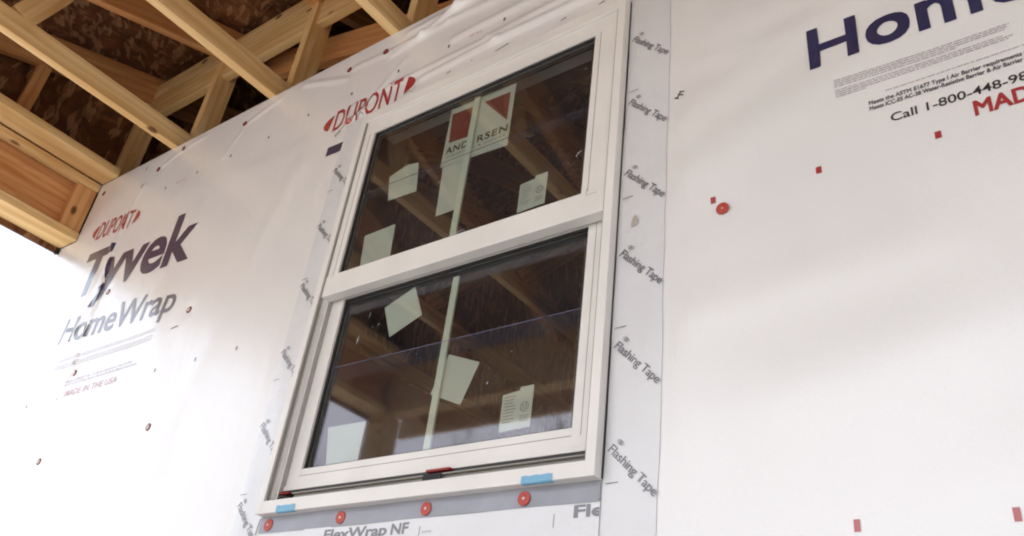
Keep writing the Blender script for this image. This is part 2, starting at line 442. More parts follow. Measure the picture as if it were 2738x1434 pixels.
# left copy
class PB:
    def __init__(s, mat): s.mat = mat
PR, PN, PG, PK, PF = PB(M_RED), PB(M_NAVY), PB(M_GREYINK), PB(M_BLACKINK), PB(M_FAINT)
PD = PB(plain('slate_ink', (.29, .29, .36), .36, .5, coat=1.0)); PP = PB(plain('glare_paled_red_ink', (.78, .55, .56), .36, .5, coat=1.0))  # paler red has the sky glare over the left print put into its colour
def pt(pb, s, q, name='lettering', **k):
    bm = NB(); put_text(bm, s, q, **k); return obj(name, bm, pb.mat, house)
def pl(pb, *a):
    bm = NB(); oval_logo(bm, *a); return obj('oval_logo', bm, pb.mat, house)
def pd(rows, pb=None):
    bm = NB()
    for r in rows: dashes(bm, *r)
    return obj('fine_print', bm, M_FAINT, house)
pl(PR, -1.640, -1.283, 1.312, 1.290, .088)
pt(PN, 'Tyvek', [(-1.573, .978), (-.790, .955), (-.798, 1.180), (-1.578, 1.190)], bold=.026, spacing=.97, cut=.02)
pt(PD, 'HomeWrap', [(-1.513, .762), (-.765, .738), (-.765, .842), (-1.513, .872)], bold=.012, cut=.02)
pt(PP, 'MADE IN THE USA', [(-1.282, .513), (-.953, .513), (-.953, .536), (-1.282, .538)], bold=.004)
pt(PF, 'Meets ICC-ES AC-38 Water-Resistive Barrier & Air Barrier Material requirements', [(-1.322, .556), (-.86, .559), (-.86, .569), (-1.322, .566)], bold=.01)
pt(PF, 'Meets the ASTM E1677 Type I Air Barrier requirements when installed', [(-1.322, .570), (-.90, .573), (-.90, .583), (-1.322, .580)], bold=.01)
pd([(-1.45, -.82, z, .003) for z in (.640, .648, .656, .672, .680)])
# middle copy, mostly behind the tape and window
pl(PR, -.231, .173, 1.303, 1.318, .088)
bm = NB(); quadm(bm, rect(-.171, -.075, 1.154, 1.191)); obj('lettering', bm, M_NAVY, house)   # the arm of the T left showing
# right copy
pl(PR, 1.21, 1.60, 1.285, 1.285, .088)
pt(PN, 'Tyvek', [(1.280, .988), (2.06, .988), (2.06, 1.175), (1.280, 1.175)], bold=.026, spacing=.97)
pt(PN, 'HomeWrap', [(1.3455, .7848), (2.102, .7848), (2.102, .8827), (1.3455, .8827)], bold=0, faux=.0034, spacing=1.05)
pt(PK, 'Call 1-800-448-9835', [(1.472, .598), (1.716, .598), (1.716, .6165), (1.472, .6165)], bold=.010)
pt(PR, 'MADE IN THE USA', [(1.602, .555), (1.927, .555), (1.927, .586), (1.602, .586)], bold=0, faux=.0010)
pt(PG, 'Meets the ASTM E1677 Type I Air Barrier requirements when installed', [(1.4395, .6515), (1.752, .6515), (1.752, .6605), (1.4395, .6605)], faux=.0003)
pt(PG, 'Meets ICC-ES AC-38 Water-Resistive Barrier & Air Barrier Material requirements', [(1.4395, .6385), (1.78, .6385), (1.78, .6475), (1.4395, .6475)], faux=.0003)
pd([(1.384, e, z, .0026) for z, e in ((.7310, 1.680), (.7260, 1.676), (.7210, 1.672), (.7160, 1.596), (.7075, 1.668), (.7025, 1.682), (.6975, 1.674), (.6925, 1.44))])
pd([(1.470, 1.70, .6720, .0022)])
# stud marks every 8 inches
def sq(pb, x, z, wd=.010, h=.015):
    bm = NB(); quadm(bm, rect(x - wd / 2, x + wd / 2, z - h / 2, z + h / 2)); obj('stud_mark', bm, pb.mat, house)
for x in (1.134, 1.339, 1.541, 1.746): sq(PR, x, .539)
for x in (1.348, 1.550, 1.752): sq(PR, x, -.109, .009, .018)
for x in (-1.161, -.957, -.754, -.543, -.341, -.13, .079, .287, .497, .705, .91, 1.12, 1.33, 1.54): sq(PK, x, 1.406 if x > -.5 else 1.39 + (x + .5) * .012, .007, .012)
for x in (-.957 - .57, -1.326, -.726, -.522, -.330): sq(PK, x, .512, .006, .012)
pt(PR, '16" o.c.', [(.369, 1.402), (.417, 1.402), (.417, 1.409), (.369, 1.409)], bold=.01)
pt(PR, '16" o.c.', [(-1.09, 1.378), (-1.03, 1.378), (-1.03, 1.385), (-1.09, 1.385)], bold=.01)
for a in ((-.729, .658, -.694, .662), (.481, 1.283, .527, 1.290), (.300, 1.284, .316, 1.287), (.390, 1.290, .396, 1.292), (.700, 1.286, .718, 1.289), (.818, 1.280, .837, 1.284)):
    bm = NB(); quadm(bm, [(a[0], a[1]), (a[2], a[3]), (a[2] + .002, a[3] + .004), (a[0] + .003, a[1] + .003)]); obj('tear_mark', bm, M_STAPLE, house)
for x, z in ((-1.397, 1.565), (-1.36, 1.459), (-1.879, .90)):
    bm = NB(); quadm(bm, [(x - .002, z - .010), (x + .003, z - .010), (x + .005, z + .010), (x, z + .010)]); obj('tear_mark', bm, M_STAPLE, house)
# small handling mark
bmk = NB()
for a in ((1.044, .849, 1.054, .842), (1.052, .856, 1.066, .846), (1.056, .862, 1.068, .856)):
    quadm(bmk, [(a[0], a[1]), (a[2], a[3]), (a[2] + .002, a[3] + .0025), (a[0] + .002, a[1] + .0025)])
quadm(bmk, [(1.049, .846), (1.052, .845), (1.061, .860), (1.058, .861)])
obj('handling_mark', bmk, M_BLACKINK, house)
# squiggly hand marks where the sheet was cut back
def scrib(bm, pts, wd=.0018):
    for (ax, az), (bx, bz) in zip(pts, pts[1:]):
        dx, dz = bx - ax, bz - az; L = math.hypot(dx, dz) or 1; nx, nz = -dz / L * wd / 2, dx / L * wd / 2
        quadm(bm, [(ax - nx, az - nz), (bx - nx, bz - nz), (bx + nx, bz + nz), (ax + nx, az + nz)], y=-.0016)
bm = NB(); scrib(bm, [(-.15, 1.231), (-.135, 1.240), (-.14, 1.252), (-.12, 1.262), (-.105, 1.286), (-.085, 1.292), (-.07, 1.284), (-.05, 1.296)]); obj('scribble', bm, M_BLACKINK, house)
bm = NB(); scrib(bm, [(-.148, 1.226), (-.155, 1.238), (-.143, 1.245), (-.128, 1.247)]); obj('scribble', bm, M_BLACKINK, house)
bm = NB(); scrib(bm, [(-.115, 1.344), (-.095, 1.352), (-.085, 1.347), (-.070, 1.352)]); obj('scribble', bm, M_BLACKINK, house)
bm = NB(); scrib(bm, [(.135, 1.280), (.15, 1.286), (.165, 1.282), (.178, 1.291)]); obj('scribble', bm, M_BLACKINK, house)
bm = NB(); scrib(bm, [(-.062, 1.276), (-.050, 1.288), (-.038, 1.275)]); obj('scribble', bm, M_BLACKINK, house)

# ================================================================ ROOF
SL = .333
def zb(y): return 2.150 + SL * y      # underside of the top chords
roof = empty('roof_deck', (-2.1, -2.5, 1.3), label='dark strand board roof deck over the porch rafters', cat='roof')
def sloped(name, x0, x1, y0, y1, off, th, mat, parent):
    cy = (y0 + y1) / 2; L = (y1 - y0) * math.sqrt(1 + SL * SL)
    bm = NB(); box(bm, x0 - (x0 + x1) / 2, (x1 - x0) / 2, -L / 2, L / 2, off, off + th)
    Mx = Matrix.Translation(((x0 + x1) / 2, cy, zb(cy))) @ Matrix.Rotation(math.atan(SL), 4, 'X')
    return obj(name, bm, mat, parent, M=Mx)
cD = .172
for i in range(4):
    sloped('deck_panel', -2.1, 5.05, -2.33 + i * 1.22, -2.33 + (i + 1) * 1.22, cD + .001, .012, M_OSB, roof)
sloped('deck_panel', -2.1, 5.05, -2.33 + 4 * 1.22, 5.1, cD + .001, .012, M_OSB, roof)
bm = NB(); box(bm, -2.1, 5.05, -2.362, -2.328, 1.366, 1.55, .003); obj('fascia_board', bm, M_WOOD, roof)
bm = NB(); box(bm, XL, XL + .012, .0, 5.0, 1.62, 4.0)
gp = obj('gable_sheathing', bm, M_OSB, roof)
bm = NB()
vs = [bm.verts.new(p) for p in ((XL + .012, -1.9, 1.62), (XL + .012, 0, 1.62), (XL + .012, 0, zb(0) + cD), (XL + .012, -1.9, zb(-1.9) + cD + .001))]
f = bm.faces.new(vs); r = bmesh.ops.extrude_face_region(bm, geom=[f]); bmesh.ops.translate(bm, verts=[v for v in r['geom'] if isinstance(v, bmesh.types.BMVert)], vec=(-.012, 0, 0))
bmesh.ops.recalc_face_normals(bm, faces=bm.faces)
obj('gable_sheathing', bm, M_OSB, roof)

TW = .038
def make_truss(x, gable=False, label=''):
    t = empty('roof_truss', (x, 0, 1.615), label=label, cat='roof truss', group='wooden roof trusses over the porch')
    xc = x + TW / 2
    member('bottom_chord', (xc, -1.885, 1.660), (xc, 4.85, 1.660), TW, .089, t)
    y0, y1 = -2.326, 4.9
    o = cD / 2
    member('top_chord', (xc, y0, zb(y0) + o / math.cos(math.atan(SL)) * .97), (xc, y1, zb(y1) + o / math.cos(math.atan(SL)) * .97), TW, cD * .94, t, M_WOOD2)
    member('web', (xc, .089, 1.7055), (xc, .089, zb(.089) - .004), TW, .09, t)
    if not gable:
        member('web', (xc, -.700, 1.7055), (xc, -.625, zb(-.66) - .01), TW, .09, t)
        member('web', (xc, .15, 1.72), (xc, 1.5, zb(1.5) - .02), TW, .09, t)
        member('web', (xc, 1.6, 1.72), (xc, 2.9, zb(2.9) - .02), TW, .09, t)
    else:
        for y in (-.41, -.86, -1.31, .55, 1.0): member('web', (xc, y, 1.7055), (xc, y, zb(y) + .004), TW, .055, t, M_WOOD2)
    return t
ORD = ['gable truss at the far left end of the porch, studs closed by dark board',
       'roof truss with long pale bottom chord, next to the gable end',
       'roof truss whose chord lands above the red oval printing',
       'roof truss whose pale chord lands right above the window corner']
make_truss(-1.862, True, ORD[0])
p = make_truss(-1.250, False, ORD[1])
b2 = copy_tree(p, None, (-.635, 0, 1.615)); b2['label'] = ORD[2]
b3 = copy_tree(p, None, (-.012, 0, 1.615)); b3['label'] = ORD[3]
REST = ['roof truss over the right half of the window', 'roof truss just past the right window tape', 'roof truss above the large navy lettering', 'roof truss over the porch right of the camera', 'roof truss farther right of the camera', 'next to last roof truss at the right end', 'last roof truss at the right porch end']
for i, lb in enumerate(REST):
    c = copy_tree(p, None, (.600 + .61 * i, 0, 1.615)); c['label'] = lb
# longitudinal bracing behind the webs
br = empty('lateral_brace', (-1.8, .15, 2.2), label='long horizontal board tying the truss webs together', cat='brace')
member('board', (-1.86, .082, 2.130), (2.4, .082, 2.130), .038, .135, br, M_WOOD, side=Vector((0, 1, 0)))
member('nailer', (-1.86, .090, 2.256), (2.4, .090, 2.256), .05, .088, br, M_WOOD, side=Vector((0, 1, 0)))
br = empty('diagonal_brace', (-.9, .15, 2.1), label='reddish sloping board crossing behind the truss webs above the window', cat='brace')
member('board', (-1.10, .198, 2.17), (.30, .198, 1.80), .038, .14, br, M_WOOD2, side=Vector((0, 1, 0)))

# ================================================================ PORCH BEAMS
def beam_end(x0, sgn, label):
    t = empty('porch_beam', (x0, -.9, 1.315), label=label, cat='beam', group='beams at the porch edge')
    X = lambda a: x0 + sgn * a
    def bb(n, a, b, y0, y1, z0, z1, m, bev=.003):
        xa, xb = sorted((X(a), X(b))); bm = NB()
        L = y1 - y0; c = ((xa + xb) / 2, y0, (z0 + z1) / 2)
        box(bm, 0, L, -(xb - xa) / 2, (xb - xa) / 2, -(z1 - z0) / 2, (z1 - z0) / 2, bev)
        Mx = Matrix(((0, -1, 0), (1, 0, 0), (0, 0, 1))).to_4x4(); Mx.translation = Vector(c)
        return obj(n, bm, m, t, M=Mx)
    bb('bottom_plate', 0, .140, -1.88, -.002, 1.315, 1.353, M_WOOD)
    bb('header_board', .055, .093, -1.88, -.002, 1.354, 1.614, M_WOOD2)
    bb('outer_sheathing', .1405, .152, -1.9, .40, 1.290, 1.70, M_OSB, 0)
    bb('top_plate', .003, .040, -1.88, -.002, 1.575, 1.6135, M_WOOD)
    for y in (-.092, -.70, -1.31):
        bm = NB(); xa, xb = sorted((X(.012), X(.054))); box(bm, 0, .2195, -(xb - xa) / 2, (xb - xa) / 2, -.044, .044, .002)
        Mx = Matrix(((0, 1, 0), (0, 0, 1), (1, 0, 0))).to_4x4(); Mx.translation = Vector(((xa + xb) / 2, y + .045, 1.3545))
        obj('cripple_stud', bm, M_WOOD2, t, M=Mx)
    return t
beam_end(-1.775, -1, 'framed wooden beam with plywood face running out from the left wall corner')
beam_end(4.75, 1, 'framed wooden beam at the right end of the porch')
nl = empty('ceiling_nailer', (-1.71, -.9, 1.6), label='flat pale nailing board beside the left beam, dotted with knots', cat='board')
member('board', (-1.708, -1.88, 1.6355), (-1.708, -.002, 1.6355), .128, .038, nl)
fb = empty('porch_beam', (1.5, -1.96, 1.315), label='long front beam carrying the outer edge of the porch roof', cat='beam', group='beams at the porch edge')
member('beam_ply', (-1.92, -1.925, 1.463), (4.92, -1.925, 1.463), .045, .295, fb, side=Vector((0, 1, 0)))
member('beam_ply', (-1.92, -1.975, 1.463), (4.92, -1.975, 1.463), .045, .295, fb, side=Vector((0, 1, 0)))
for i, x in enumerate((-1.85, 1.75, 4.85)):
    pt = tag(boxo('porch_post', (x - .07, x + .07, -2.02, -1.88, -1.148, 1.314), M_WOOD, None, .006), ['square wooden porch post at the left corner', 'square wooden porch post in the middle', 'square wooden porch post at the right corner'][i], 'post', 'posts holding the porch roof')
tag(boxo('rubber_pad', (-1.925, -1.905, -.012, -.004, 1.285, 1.312), M_BLACK), 'small black scrap under the outer corner of the left beam', 'scrap')

# ================================================================ WINDOW
win = empty('window', (0, 0, 0), label='white double hung window with two sashes and paper notices on the glass', cat='window')
FF = -.029
def frame_ring(bm, x0, x1, z0, z1, wl, wr, wb, wt, y0, y1, bev=.0015):
    box(bm, x0, x0 + wl, y0, y1, z0, z1, bev); box(bm, x1 - wr, x1, y0, y1, z0, z1, bev)
    box(bm, x0 + wl - .0005, x1 - wr + .0005, y0 + .0004, y1 - .0004, z0, z0 + wb, bev); box(bm, x0 + wl - .0005, x1 - wr + .0005, y0 + .0004, y1 - .0004, z1 - wt, z1, bev)
bm = NB(); frame_ring(bm, 0, .92, 0, 1.232, .021, .021, .030, .036, FF, .09)
fr = obj('frame', bm, M_VINYL, win)
boxo('frame_groove', (.0215, .0245, FF + .004, FF + .012, .034, 1.194), M_TRACK, fr)
boxo('frame_groove', (.8955, .8985, FF + .004, FF + .012, .034, 1.194), M_TRACK, fr)
# inner jamb steps beside the lower sash
boxo('jamb_liner', (.0212, .026, -.012, .06, .031, .60), M_VINYL, fr, .001)
boxo('jamb_liner', (.894, .8988, -.012, .06, .031, .60), M_VINYL, fr, .001)
bm = NB(); box(bm, .022, .898, -.002, .085, .030, .036, .0008); box(bm, .075, .88, .0105, .013, .036, .052, .0006); box(bm, .075, .88, .0025, .0125, .052, .0555, .0008)
obj('sill_track', bm, M_TRACK, fr)
boxo('spacer', (.028, .074, .002, .03, .036, .046), M_BLACK, fr)
boxo('spacer', (.028, .060, .004, .012, .055, .060), M_SHIM, fr, .001)
boxo('spacer', (.490, .555, .001, .016, .0605, .0655), M_SHIM, fr, .0015)
boxo('spacer', (.485, .535, .001, .0035, .037, .0555), M_BLACK, fr)
boxo('gap_shade_strip', (.9203, .9215, -.006, -.0005, .002, 1.228), M_GASKET, fr)  # dark strip painting the shade of the open gap beside the frame
# upper sash, almost flush with the frame
bm = NB()
X0, X1, Z0, Z1 = .0245, .8955, .585, 1.195
gx0, gx1, gz0, gz1 = .0646, .8324, .6476, 1.1458
box(bm, X0, gx0, -.021, .008, Z0, Z1, .0015); box(bm, gx1, X1, -.021, .008, Z0, Z1, .0015)
box(bm, gx0 - .0005, gx1 + .0005, -.0205, .0075, gz1, Z1, .0015)
box(bm, .0225, .8975, -.0225, .0085, Z0 - .003, gz0, .002)
bm2 = NB()
box(bm2, gx0 - .018, gx0 - .0165, -.0214, -.0204, gz0, gz1); box(bm2, gx1 + .0165, gx1 + .018, -.0214, -.0204, gz0, gz1)
us = obj('upper_sash', bm, M_VINYL, win); obj('bead_line', bm2, M_TRACK, us)
def gasket(y, gx0, gx1, gz0, gz1, par, wd=.006):
    bm = NB()
    for b in ((gx0 + .0004, gx0 + wd, gz0, gz1), (gx1 - wd, gx1 - .0004, gz0, gz1), (gx0 + wd, gx1 - wd, gz1 - wd, gz1 - .0004), (gx0 + wd, gx1 - wd, gz0 + .0004, gz0 + wd * .6)):
        box(bm, b[0], b[1], y - .001, y + .006, b[2], b[3])
    obj('gasket', bm, M_GASKET, par)
    bm = NB(); wd2 = wd + .013
    for b in ((gx0 + wd, gx0 + wd2, gz0 + wd, gz1 - wd), (gx1 - wd2, gx1 - wd, gz0 + wd, gz1 - wd), (gx0 + wd2, gx1 - wd2, gz1 - wd2, gz1 - wd)):
        box(bm, b[0], b[1], y + .011, y + .016, b[2], b[3])
    obj('spacer_bar', bm, M_GASKET, par)
def pane(y, par, g):
    o = boxo('glass_pane', (g[0] - .004, g[1] + .004, y, y + .003, g[2] - .004, g[3] + .004), M_GLASS, par); return o
UY = -.008
pane(UY, us, (gx0, gx1, gz0, gz1)); gasket(UY - .006, gx0, gx1, gz0, gz1, us)
boxo('grille', (.4345, .4545, UY + .006, UY + .012, gz0, gz1), M_GRILLE, us, .001)
# lower sash, set back
hx0, hx1, hz0, hz1 = .0694, .8339, .1177, .5877
bm = NB()
box(bm, .0265, hx0, .0165, .046, .0715, .630, .0015); box(bm, hx1, .8935, .0165, .046, .0715, .630, .0015)
box(bm, hx0 - .0005, hx1 + .0005, .017, .0455, hz1, .6295, .0015)
box(bm, hx0 - .0005, hx1 + .0005, .017, .0455, .072, hz0, .0015)
box(bm, .0275, .8925, .0125, .0168, .066, .078, .001)
ls = obj('lower_sash', bm, M_VINYL, win)
bm = NB(); box(bm, .0275, .8925, .0135, .03, .0605, .0655); obj('weather_strip', bm, M_GASKET, ls)
bm = NB(); box(bm, hx0, hx1, .0158, .0169, .100, .1008); box(bm, hx1 + .021, hx1 + .0218, .0158, .0169, .10, .60); obj('bead_line', bm, M_TRACK, ls)
LY = .030
pane(LY, ls, (hx0, hx1, hz0, hz1)); gasket(LY - .006, hx0, hx1, hz0, hz1, ls)
boxo('grille', (.4365, .4560, LY + .006, LY + .012, hz0, hz1), M_GRILLE, ls, .001)
bm = NB(); box(bm, .8470, .8477, -.0229, -.0222, .637, .656); box(bm, .8477, .8752, -.0229, -.0222, .6366, .6373); obj('joint_line', bm, M_TRACK, us)
bm = NB(); box(bm, .0455, .0462, -.0229, -.0222, .637, .652); obj('joint_line', bm, M_TRACK, us)
# film seams across each pane
bm = NB(); box(bm, gx0 + .004, gx1 - .004, UY - .0022, UY - .001, .9190, .9198); obj('film_edge', bm, plain('film_edge', (.30, .25, .28), .3), us)
bm = NB(); box(bm, hx0 + .004, hx1 - .004, LY - .0022, LY - .001, .3860, .3871); obj('film_edge', bm, plain('film_edge_cool', (.45, .45, .55), .3), ls)
bm = NB(); box(bm, hx0 + .004, hx1 - .004, LY - .0018, LY - .0012, .345, .3854); obj('film_band', bm, M_FILM, ls)
bm = NB(); box(bm, gx0 + .004, gx1 - .004, UY - .0018, UY - .0012, .890, .9184); obj('film_band', bm, M_FILM, us)
# paper notices behind the glass
def sheet(name, pts, y, par, label=None, mat=None, th=.0006):
    bm = NB(); f = poly(bm, pts, y)
    r = bmesh.ops.extrude_face_region(bm, geom=[f]); bmesh.ops.translate(bm, verts=[v for v in r['geom'] if isinstance(v, bmesh.types.BMVert)], vec=(0, th, 0))
    bmesh.ops.recalc_face_normals(bm, faces=bm.faces)
    o = obj(name, bm, mat or M_PAPER, par)
    if label: o['label'] = label
    return o
PU = UY + .0042; PL = LY + .0042
sg = sheet('maker_sign', [(.347, .922), (.347, 1.130), (.572, 1.127), (.573, .911)], PU + .009, win, 'paper maker sign with red flag mark and black lettering')
sheet('red_mark', [(.354, 1.109), (.452, 1.105), (.437, .997), (.361, 1.002)], PU + .0085, sg, None, M_SIGNRED, .0002)
sheet('red_mark', [(.469, 1.104), (.557, 1.102), (.559, 1.000)], PU + .0085, sg, None, M_SIGNRED, .0002)
bm = NB()
for w_, a_, b_ in (('AND', .357, .434), ('E', .442, .456), ('RSEN', .466, .565)):
    put_text(bm, w_, [(a_, .962), (b_, .962), (b_, .984), (a_, .984)], y=PU + .0083, follow=False, faux=.0007, spacing=1.12)
obj('lettering', bm, M_SIGNINK, sg); bm = NB()
put_text(bm, 'WINDOWS & DOORS', [(.359, .947), (.560, .947), (.560, .953), (.359, .953)], y=PU + .0083, bold=.0, spacing=1.2, follow=False)
obj('lettering', bm, M_SIGNINK, sg)
sheet('paper_sheet', [(.355, .920), (.437, .920), (.437, .758), (.364, .756)], PU + .0105, win)
sheet('paper_sheet', [(.160, .952), (.222, .973), (.268, .964), (.283, .860), (.177, .863)], PU, win)
sheet('paper_sheet', [(.116, .764), (.229, .769), (.237, .655), (.128, .655)], PU, win)
def energy(par, y, o, s=1.0):
    q = sheet('rating_label', [(o[0], o[1]), (o[0] + .043, o[1] + .004), (o[0] + .044, o[1] + .012), (o[0] + .079, o[1] + .012), (o[0] + .079, o[1] - .080), (o[0] + .001, o[1] - .083)], y, par, 'small printed rating notice')
    bm = NB()
    x = o[0] + .006
    for i in range(9):
        z = o[1] - .008 - i * .007
        L = random.uniform(.018, .032); b = [(x, z), (x + L, z), (x + L, z + .0018), (x, z + .0018)]
        quadm(bm, b, y - .0003, False)
    cx, cz, rr = o[0] + .060, o[1] - .034, .011
    for k in range(20):
        a, b = k / 20 * 2 * math.pi, (k + 1) / 20 * 2 * math.pi
        quadm(bm, [(cx + rr * math.cos(a), cz + rr * math.sin(a)), (cx + rr * math.cos(b), cz + rr * math.sin(b)), (cx + .84 * rr * math.cos(b), cz + .84 * rr * math.sin(b)), (cx + .84 * rr * math.cos(a), cz + .84 * rr * math.sin(a))], y - .0003, False)
    put_text(bm, '33', [(cx - .007, cz - .006), (cx + .006, cz - .006), (cx + .006, cz + .006), (cx - .007, cz + .006)], y=y - .0004, bold=.0, follow=False)
    for k in range(4): quadm(bm, [(cx - .010, cz - .020 - k * .004), (cx + .012, cz - .020 - k * .004), (cx + .012, cz - .0185 - k * .004), (cx - .010, cz - .0185 - k * .004)], y - .0003, False)
    obj('print', bm, M_GREYINK, q)
energy(win, PU, (.642, .752)); energy(win, PL, (.642, .222))
sheet('paper_sheet', [(.313, .573), (.356, .482), (.257, .441), (.217, .534)], PL, win)
sheet('paper_sheet', [(.460, .358), (.556, .320), (.518, .224), (.422, .264), (.440, .310)], PL + .009, win)
sheet('paper_sheet', [(.109, .224), (.239, .222), (.238, .121), (.135, .121)], PL, win)
# smears and flecks on the outside of the glass
bm = NB()
def fleck(x, z, L, a, wd, y):
    dx, dz = math.cos(a) * L / 2, math.sin(a) * L / 2; nx, nz = -math.sin(a) * wd / 2, math.cos(a) * wd / 2
    quadm(bm, [(x - dx, z - dz), (x + nx, z + nz), (x + dx, z + dz), (x - nx * .6, z - nz * .6)], y, False)
for x, z, L, a, wd in ((.175, .520, .022, 1.5, .0014), (.150, .452, .030, 1.45, .003), (.215, .483, .012, .7, .0016), (.195, .480, .008, 2.2, .001), (.83, .32, .012, 1.4, .002), (.828, .313, .006, .4, .002), (.60, .255, .010, .9, .0022), (.655, .32, .006, .3, .002), (.60, .29, .005, 1.2, .0015), (.827, .50, .005, 1, .001), (.825, .47, .006, 1.5, .0008), (.37, .37, .008, .1, .001)):
    fleck(x, z, L, a, wd, LY - .0025)
obj('smear', bm, M_SMEAR, ls)
bm = NB()
for x, z, L, a, wd in ((.808, .78, .016, .6, .0026), (.803, .774, .008, 2.0, .0025), (.815, .785, .010, 1.2, .0014), (.40, .655, .030, .15, .0016), (.47, .664, .05, .12, .002), (.37, .853, .012, 1.9, .002), (.365, .83, .004, .2, .002), (.805, 1.05, .01, .3, .002), (.78, .76, .004, 1, .002)):
    fleck(x, z, L, a, wd, UY - .0025)
obj('smear', bm, M_SMEAR, us)

# ================================================================ TAPES
def side_tape(x0, x1, z0, z1, texts, ticks, label, xt):
    t = empty('flashing_tape', (x0, 0, 0), label=label, cat='tape', group='flashing tapes down the window sides')
    bm = NB(); n = 60; gr = []
    for i in range(n + 1):
        z = z0 + (z1 - z0) * i / n
        row = []
        for j in range(7):
            x = x0 + (x1 - x0) * j / 6
            y = -.0032 - (.0017 * math.sin(z * 13 + j * .8) * math.sin(j * 1.1 + z * 5) if 0 < j < 6 else 0) - .0004 * (j % 2)
            if j in (0, 6): y = -.0016
            row.append(bm.verts.new((x + .0016 * math.sin(z * 9 + math.sin(z * 23)) * (j in (0, 6)), y, z)))
        gr.append(row)
    for i in range(n):
        for j in range(6): bm.faces.new((gr[i][j], gr[i][j + 1], gr[i + 1][j + 1], gr[i + 1][j]))
    bmesh.ops.recalc_face_normals(bm, faces=bm.faces)
    if sum(f.normal.y for f in bm.faces) > 0: bmesh.ops.reverse_faces(bm, faces=bm.faces)
    obj('tape_strip', bm, M_TAPE, t, smooth=True)
    yy = -.0056
    for zt in texts:
        L = .131; c = .0165
        bl = Vector((xt, zt)); d = Vector((.713, -.701)); nn = Vector((.701, .713))
        q = [bl, bl + d * L, bl + d * L + nn * c, bl + nn * c]
        bm = NB(); put_text(bm, 'Flashing Tape', [tuple(v) for v in q], y=yy, bold=.008, spacing=.95, follow=False)
        obj('lettering', bm, M_GREYINK, t)
        c0 = Vector((xt + .026, zt + .012)); e = Vector((.77, -.64)); e2 = Vector((.64, .77)); bm = NB()
        for k in (-1, 0, 1):
            a = c0 + e2 * .0032 * k; L2 = .0115 - abs(k) * .003
            quadm(bm, [tuple(v) for v in (a - e * L2, a + e2 * .0013, a + e * L2, a - e2 * .0013)], yy, False)
        obj('small_emblem', bm, M_EMBLEM, t)
    for zt in ticks:
        bm = NB(); quadm(bm, [(xt, zt), (xt + .025, zt + .0005), (xt + .025, zt + .0022), (xt, zt + .0016)], yy, False)
        obj('tick_mark', bm, M_GREYINK, t)
    return t
zt = [1.084, .880, .675, .467, .258, .052, -.155]
t1 = side_tape(.921, 1.0295, -.40, 1.272, zt, (.915, .609, .298, -.009, -.32), 'white flashing tape with slanted grey lettering down the right window side', .930)
bm = NB(); quadm(bm, [(.953, .532), (.966, .532), (.971, .541), (.963, .560), (.957, .552)], -.0056, False); obj('arrow_mark', bm, M_ARROW, t1)
t2 = side_tape(-.109, .018, -.40, 1.262, [z - .014 for z in zt[:1]] + [z - .018 for z in zt[1:]], (.990, .680, .369, .062, -.25), 'white flashing tape with clipped grey lettering down the left window side', -.108)
# sill flashing below the window
sf = empty('sill_flashing', (.46, 0, -.05), label='white stretch flashing under the window sill with bold grey lettering', cat='flashing')
bm = NB(); box(bm, .000, .9205, -.0046, -.0030, -.40, -.0375, .0005); obj('flashing_sheet', bm, M_TAPE, sf)
bm = NB()
n = 40
pts_t = [(.002 + .916 * i / n, .002) for i in range(n + 1)]
g = []
for i in range(n + 1):
    x = .003 + .9165 * i / n
    g.append([bm.verts.new((x, -.0052 - .0012 * math.sin(x * 23 + k), -.0385 - .001 * math.sin(x * 7) + (.0405) * k / 3)) for k in range(4)])
for i in range(n):
    for k in range(3): bm.faces.new((g[i][k], g[i + 1][k], g[i + 1][k + 1], g[i][k + 1]))
bmesh.ops.recalc_face_normals(bm, faces=bm.faces)
if sum(f.normal.y for f in bm.faces) > 0: bmesh.ops.reverse_faces(bm, faces=bm.faces)
obj('grey_strip', bm, M_GREYSTRIP, sf, smooth=True)
bm = NB(); scrib(bm, [(-.0045, -.041), (-.004, -.025), (-.0015, -.010), (.003, -.002)], .003)
for v in bm.verts: v.co.y = -.0075
obj('torn_edge', bm, M_BLACK, sf)
bm = NB()
put_text(bm, 'FlexWrap', [(.229, -.0655), (.417, -.0655), (.417, -.0435), (.229, -.0435)], y=-.0052, bold=.030, spacing=.98, follow=False)
obj('lettering', bm, M_GREYINK, sf); bm = NB()
put_text(bm, 'NF', [(.428, -.0655), (.476, -.0655), (.476, -.0435), (.428, -.0435)], y=-.0052, bold=.030, follow=False)
obj('lettering', bm, M_GREYINK, sf); bm = NB()
put_text(bm, 'Fle', [(.868, -.0630), (.931, -.0630), (.931, -.0410), (.868, -.0410)], y=-.0052, bold=.030, spacing=.98, follow=False)
for v in bm.verts: v.co.x = min(v.co.x, .9202)
obj('lettering', bm, M_GREYINK, sf)
for x in (.506, .826):
    bm = NB(); quadm(bm, rect(x, x + .0015, -.085 + (x > .8) * .007, -.054), -.0052, False); obj('tick_mark', bm, M_GREYINK, sf)
bm = NB()
for i in range(5): quadm(bm, rect(.515 + i * .005, .518 + i * .005, -.068, -.064), -.0052, False)
obj('fine_print', bm, M_FAINT, sf)
